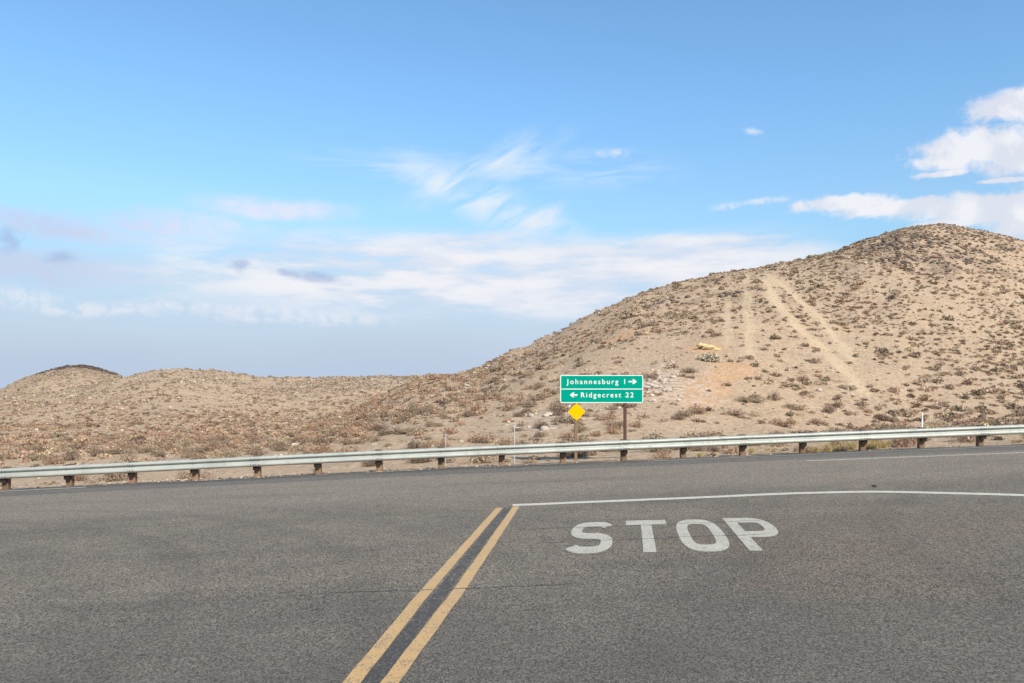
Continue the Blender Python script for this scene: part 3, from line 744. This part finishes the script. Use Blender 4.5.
# seen from the road: drop what lies behind a crest
ang = (TZ + .5 - H) / PYs; vis = np.ones(len(PXs), bool)
for f in np.linspace(.35, .99, 26):
    Yq = PYs * f; vis &= ~((Yq > 27) & ((terrain(u_ * Yq, Yq, False) - H) / Yq > ang + .004))
PXs, PYs, TZ, u_, hill, z4 = PXs[vis], PYs[vis], TZ[vis], u_[vis], hill[vis], z4[vis]
n_s = len(PXs)
SIZE = np.exp(RG.normal(-1.66, .44, n_s) + .52 * sstep(85, 48, PYs)); SIZE = np.clip(SIZE, .09, .66) * np.where(PYs < 45, 1.05, 1)      # radius, m
SIZE *= np.where(PYs > 200, 1.25, 1)
red = sstep(.05, -.15, u_) * np.exp(-((PYs - 85) / 45) ** 2) * 1.2 + .15
kr = RG.random(n_s); KI = np.select([kr < .35 * red + .12, kr < .56, kr < .72, kr < .93], [1, 0, 2, 4], 3)
proj = SIZE / PYs * np.clip(1.3 - np.abs(u_), .1, 1); inview = (np.abs(u_) < .598)
order = np.argsort(-proj * inview); IND = order[:300]; REST = order[300:]
print('shrubs', n_s)
# --- the 300 that show largest: an object each, sharing a few meshes
protos = {}
for ki, kd in enumerate(KINDS):
    for v in range(4):
        rng = np.random.default_rng(100 + ki * 10 + v)
        G = shrub_geo(rng, 240, 620 if kd != 'pale straw' else 200, .055, .62 if kd != 'pale straw' else .75, .012)
        cols = np.array(TINTS[kd]) * np.repeat(rng.uniform(.72, 1.3, (len(G) // 3, 1)), 3, 0)
        protos[ki, v] = (G, cols)
ORD = ['first', 'second', 'third', 'fourth', 'fifth', 'sixth', 'seventh', 'eighth', 'ninth', 'tenth', 'eleventh', 'twelfth', 'thirteenth', 'fourteenth', 'fifteenth', 'sixteenth', 'seventeenth', 'eighteenth']
post_px = np.array([CX + F * x / float(yguard(x)) for x in PX]); inside = post_px[(post_px > 0) & (post_px < 1024)]
def bay(px): return int(np.searchsorted(inside, px))
cells = {}
for i in IND:
    px = CX + F * u_[i]; cells.setdefault((bay(px), KI[i], PYs[i] > 41), []).append(i)
LAB = {}
for (b_, ki, far), ids in cells.items():
    ids.sort(key=lambda i: -proj[i])
    for r, i in enumerate(ids):
        rank = '' if len(ids) == 1 else ('widest ' if r == 0 else 'narrowest ' if r == len(ids) - 1 and r > 1 else ORD[r] + ' widest ')
        LAB[i] = '%s%s shrub %s behind the %s guardrail gap from the left' % (rank, KINDS[ki], 'well' if far else 'just', ORD[b_] if b_ < len(ORD) - 1 else 'last')
first = {}
for i in IND:
    key = (KI[i], int(RG.integers(4)))
    if key not in first:
        G, cols = protos[key]; o = big('desert_shrub', G, tri_idx(len(G)), shrubm); tinted(o, cols); first[key] = o
    else:
        o = first[key].copy(); C.objects.link(o)
    s = SIZE[i]; o.location = (PXs[i], PYs[i], TZ[i] - .02); o.rotation_euler = (0, 0, RG.uniform(0, 2 * PI)); o.scale = (s, s * RG.uniform(.8, 1.1), s * RG.uniform(.9, 1.35))
    tag(o, LAB[i], 'shrub', 'dry shrubs behind the guardrail')
# --- every other shrub of the slopes: one mass
lods = []
for n_t, n_l, lf, tw in ((26, 130, .14, .03), (8, 52, .26, .05), (3, 20, .42, .09)):
    lods.append([shrub_geo(np.random.default_rng(300 + n_t + v), n_t, n_l, lf, .66, tw) for v in range(8)])
VV = []; CC = []
for i in REST:
    w = SIZE[i] * 2 / PYs[i] * F; L = lods[0 if w > 6.5 else 1 if w > 3.2 else 2]; G = L[int(RG.integers(8))]
    a = RG.uniform(0, 2 * PI); c, s = math.cos(a), math.sin(a); k = SIZE[i]
    VV.append(np.stack([PXs[i] + k * (G[:, 0] * c - G[:, 1] * s), PYs[i] + k * (G[:, 0] * s + G[:, 1] * c), TZ[i] - .03 + k * G[:, 2] * RG.uniform(.85, 1.3)], 1))
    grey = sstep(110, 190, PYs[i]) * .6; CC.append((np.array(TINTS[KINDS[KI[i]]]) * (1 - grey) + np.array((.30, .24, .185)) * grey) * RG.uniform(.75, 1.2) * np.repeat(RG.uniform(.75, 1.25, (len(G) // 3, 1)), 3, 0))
VV = np.concatenate(VV); CC = np.concatenate(CC)
mass = big('distant_shrubs', VV, tri_idx(len(VV)), shrubm); tinted(mass, CC)
tag(mass, 'countless small dry shrubs dotting the tan desert slopes', 'shrubs', kind='stuff')
# --- loose stones
def rock_geo(rng, flat=.7, rough=.22):
    t = (1 + 5 ** .5) / 2; v = np.array([(-1, t, 0), (1, t, 0), (-1, -t, 0), (1, -t, 0), (0, -1, t), (0, 1, t), (0, -1, -t), (0, 1, -t), (t, 0, -1), (t, 0, 1), (-t, 0, -1), (-t, 0, 1)], float)
    v /= np.linalg.norm(v[0]); v *= rng.uniform(1 - rough, 1 + rough, (12, 1)); v *= rng.uniform(.75, 1.25, 3); v[:, 2] *= flat
    f = np.array([(0, 11, 5), (0, 5, 1), (0, 1, 7), (0, 7, 10), (0, 10, 11), (1, 5, 9), (5, 11, 4), (11, 10, 2), (10, 7, 6), (7, 1, 8), (3, 9, 4), (3, 4, 2), (3, 2, 6), (3, 6, 8), (3, 8, 9), (4, 9, 5), (2, 4, 11), (6, 2, 10), (8, 6, 7), (9, 8, 1)])
    return v, f
stonem = mat('loose_stone', (.3, .25, .2), .9, spec=.15); n_, b_ = nodes(stonem)
a_ = n_.new('ShaderNodeAttribute', attribute_name='tint').outputs['Color']; q_, _ = n_.noise(wpos(n_), 6, 4, .7); k_ = n_.add(.7, n_.mul(q_, .6))
n_.l.new(n_.mix(1.0, a_, n_.vec(k_, k_, k_), 'MULTIPLY'), b_.inputs['Base Color'])
M = 50000
ux = RG.uniform(-.75, .75, M); yy = 27.9 + RG.random(M) ** .6 * 170; yy[:4000] = RG.uniform(24.2, 28.2, 4000); xx = ux * yy; zz4 = zones(xx, yy); zz = terrain(xx, yy)
cl = fbm(xx * .2, yy * .2, 3); kp = (RG.random(M) < np.clip((cl - .36) * 3.0, .04, 1) * (1 - .9 * zz4[:, 0]) + zz4[:, 2] * .25 * (cl > .45) + zz4[:, 3] * .35) & (yy > yedge(xx) + .08) & ((yy > yguard(xx) + .9) | (RG.random(M) < .5))
xx, yy, zz, zz4 = xx[kp], yy[kp], zz[kp], zz4[kp]
sz = np.exp(RG.normal(-3.15, .5, len(xx))) * (1 + 1.6 * zz4[:, 2] + .25 * zz4[:, 3]) * (1 + yy / 110); sz = np.clip(sz, .025, .34); nr_ = yy < 31; sz[nr_] = RG.uniform(.012, .045, nr_.sum())
cu_ = RG.uniform(-.565, -.455, 1500); cd = np.interp(cu_, U_S, LAYERS[2][1]) * RG.uniform(.93, 1.01, 1500); cxx = cu_ * cd; czz = terrain(cxx, cd)
ck = HY - F * (czz - H) / cd < 374.5 + 2 * RG.normal(size=1500) - 25 * np.abs(cu_ + .518)
xx = np.concatenate([xx, cxx[ck]]); yy = np.concatenate([yy, cd[ck]]); zz = np.concatenate([zz, czz[ck]]); sz = np.concatenate([sz, RG.uniform(.25, .75, ck.sum())]); zz4 = np.concatenate([zz4, np.tile([[0, 0, 1.25, 0]], (ck.sum(), 1))])
tone = RG.random((len(xx), 1)); base_c = np.where(tone < .4, [[.36, .29, .22]], np.where(tone < .8, [[.21, .155, .115]], [[.45, .38, .30]]))
base_c = base_c * (1 - zz4[:, 2:3]) + np.array([[.13, .098, .076]]) * zz4[:, 2:3]; base_c = np.where((zz4[:, 3:4] > .35) & (tone < .75), [[.47, .39, .32]], base_c)
rocks = [rock_geo(np.random.default_rng(500 + v)) for v in range(10)]
RV = []; RF = []; RC = []; off = 0
for i in range(len(xx)):
    v, f = rocks[i % 10]; a = RG.uniform(0, 2 * PI); c, s = math.cos(a), math.sin(a); k = sz[i]
    RV.append(np.stack([xx[i] + k * (v[:, 0] * c - v[:, 1] * s), yy[i] + k * (v[:, 0] * s + v[:, 1] * c), zz[i] + k * (v[:, 2] + .15)], 1)); RF.append(f + off); off += 12
    RC.append(np.repeat(base_c[i:i + 1] * RG.uniform(.8, 1.2), 12, 0))
st = big('scattered_stones', np.concatenate(RV), np.concatenate(RF), stonem); tinted(st, np.concatenate(RC))
tag(st, 'loose stones strewn over the desert slopes', 'stones', kind='stuff')
print('stones', len(xx), 'shrub tris', len(VV) // 3)
# --- pale quartz rocks beside the sign, and the yellow outcrop
qm = mat('pale_quartz', (.62, .54, .49), .8, spec=.2); n_, b_ = nodes(qm); q_, _ = n_.noise(wpos(n_), 3, 5, .7)
n_.l.new(n_.mix(n_.ss(q_, .4, .65), (.48, .40, .335), (.37, .28, .215)), b_.inputs['Base Color'])
wr = []
for v in range(5): V_, F_ = rock_geo(np.random.default_rng(700 + v), .65, .3); wr.append((V_, F_))
wfirst = {}
for i in range(64):
    px, py = 658 + RG.normal() * 9, 384 + RG.normal() * 7
    if px < 646 and py < 405: px = 646 + RG.uniform(0, 12)
    x, y = hit(px, py); v = i % 5
    if v not in wfirst: o = obj('white_rock', wr[v][0], wr[v][1], qm); wfirst[v] = o
    else: o = wfirst[v].copy(); C.objects.link(o)
    s = RG.uniform(.09, .24); o.location = (x, y, float(terrain(x, y)) + s * .1); o.scale = (s * 1.2, s, s); o.rotation_euler = (0, 0, RG.uniform(0, 6))
    tag(o, 'pale quartz rock in the white patch right of the green sign', 'rock', 'white rocks right of the green sign')
x, y = hit(708, 350); z = float(terrain(x, y)); b = MB()
for dx_, dy_, dz_, s, sd_ in ((.1, .1, .2, .42, 1), (-.6, .3, .4, .36, 2), (.65, 0, .0, .34, 3), (-.2, .5, .35, .45, 4)):
    V_, F_ = rock_geo(np.random.default_rng(800 + sd_), .6, .25); b.raw([(dx_ + q[0] * s * 1.2, dy_ + q[1] * s, dz_ + q[2] * s) for q in V_], F_)
ym = mat('yellow_ochre_rock', (.52, .40, .21), .85, spec=.15)
tag(b.build('rock_outcrop', ym, None, (x, y, z)), 'small yellow ochre rock outcrop on the hill left of the tracks', 'rock')
G = shrub_geo(np.random.default_rng(900), 300, 1700, .085, .8, .012)
x, y = hit(713, 361); o = big('desert_shrub', G, tri_idx(len(G)), shrubm); tinted(o, np.array((.45, .375, .265)) * np.repeat(RG.uniform(.75, 1.2, (len(G) // 3, 1)), 3, 0))
s = 15 * y / F; o.location = (x, y, float(terrain(x, y)) - .1); o.scale = (s, s * .8, s * .75)
tag(o, 'large pale grey-green bush below the yellow outcrop on the hill', 'shrub')
# --- dry grass tufts at the foot of the rail and weeds on the asphalt edge
def tuft_geo(rng, n, w, h):
    V = []
    for _ in range(n):
        a = rng.uniform(0, 2 * PI); r = rng.uniform(0, .35) * w; b0 = np.array([r * math.cos(a), r * math.sin(a), -.03]); l = rng.uniform(.4, 1) * h; o_ = rng.normal(size=2) * .35 * w
        tip = b0 + (o_[0], o_[1], l); m_ = (b0 + tip) / 2 + (0, 0, .08 * h); s = np.array([math.cos(a + 1.3), math.sin(a + 1.3), 0]) * .007
        V += [b0 - s, b0 + s, m_, m_ - s * .7, m_ + s * .7, tip]
    return np.array(V)
gm = mat('dry_yellow_grass', (.42, .31, .13), .85, spec=.15)
tg = [tuft_geo(np.random.default_rng(950 + v), 220, .5, .42) for v in range(3)]
tl = sorted([(x0 + RG.uniform(-2, 2)) for x0 in (806, 816, 826, 836, 843, 851, 868, 876, 884)] + [317, 700, 752])
right_i = 0; tf = {}
for i, px in enumerate(tl):
    u = (px - CX) / F; Y = 27.5
    for _ in range(10): Y = float(yguard(u * Y)) + .55 + (i % 3) * .3
    x = u * Y; v = i % 3
    if v not in tf: o = big('grass_tuft', tg[v], tri_idx(len(tg[v])), gm); tf[v] = o
    else: o = tf[v].copy(); C.objects.link(o)
    s = RG.uniform(.7, 1.1) if px > 800 else .6; o.location = (x, Y, float(terrain(x, Y))); o.scale = (s * 1.2, s, s * .9); o.rotation_euler = (0, 0, RG.uniform(0, 6))
    lab = {0: 'small yellow grass tuft behind the guardrail, far left of the signs'}.get(i) or ('small yellow grass tuft under the guardrail right of the green sign, %s of two' % ('first' if i == 1 else 'second') if i < 3 else
          '%s from the left of the yellow grass tufts clustered under the right guardrail' % ORD[i - 3])
    tag(o, lab, 'grass tuft', 'yellow grass tufts along the guardrail')
wg = tuft_geo(np.random.default_rng(990), 26, .12, .2); wm = mat('dead_weed', (.16, .11, .07), .9); wf = None
for px, lab in ((459, 'tiny dead weed at the asphalt edge, left one of the pair left of the signs'), (485, 'tiny dead weed at the asphalt edge, right one of the pair left of the signs'), (670, 'tiny dead weed at the asphalt edge right of the green sign')):
    u = (px - CX) / F; Y = 26.0
    for _ in range(10): Y = float(yedge(u * Y)) + .15
    x = u * Y
    if wf is None: o = wf = big('dead_weed', wg, tri_idx(len(wg)), wm)
    else: o = wf.copy(); C.objects.link(o)
    o.location = (x, Y, float(zroad(x)) - .05); o.rotation_euler = (0, 0, px); tag(o, lab, 'weed', 'dead weeds at the asphalt edge')
x, y = grid_pt(874.5, 487); V_, F_ = rock_geo(np.random.default_rng(31), .25, .35)
o = obj('rubber_scrap', V_ * np.array([.038, .08, .07]), F_, mat('black_rubber', (.02, .02, .02), .7), None, (x, y, float(zroad(x)) + .022)); tag(o, 'small black rubber scrap lying on the road beyond the white line', 'debris')
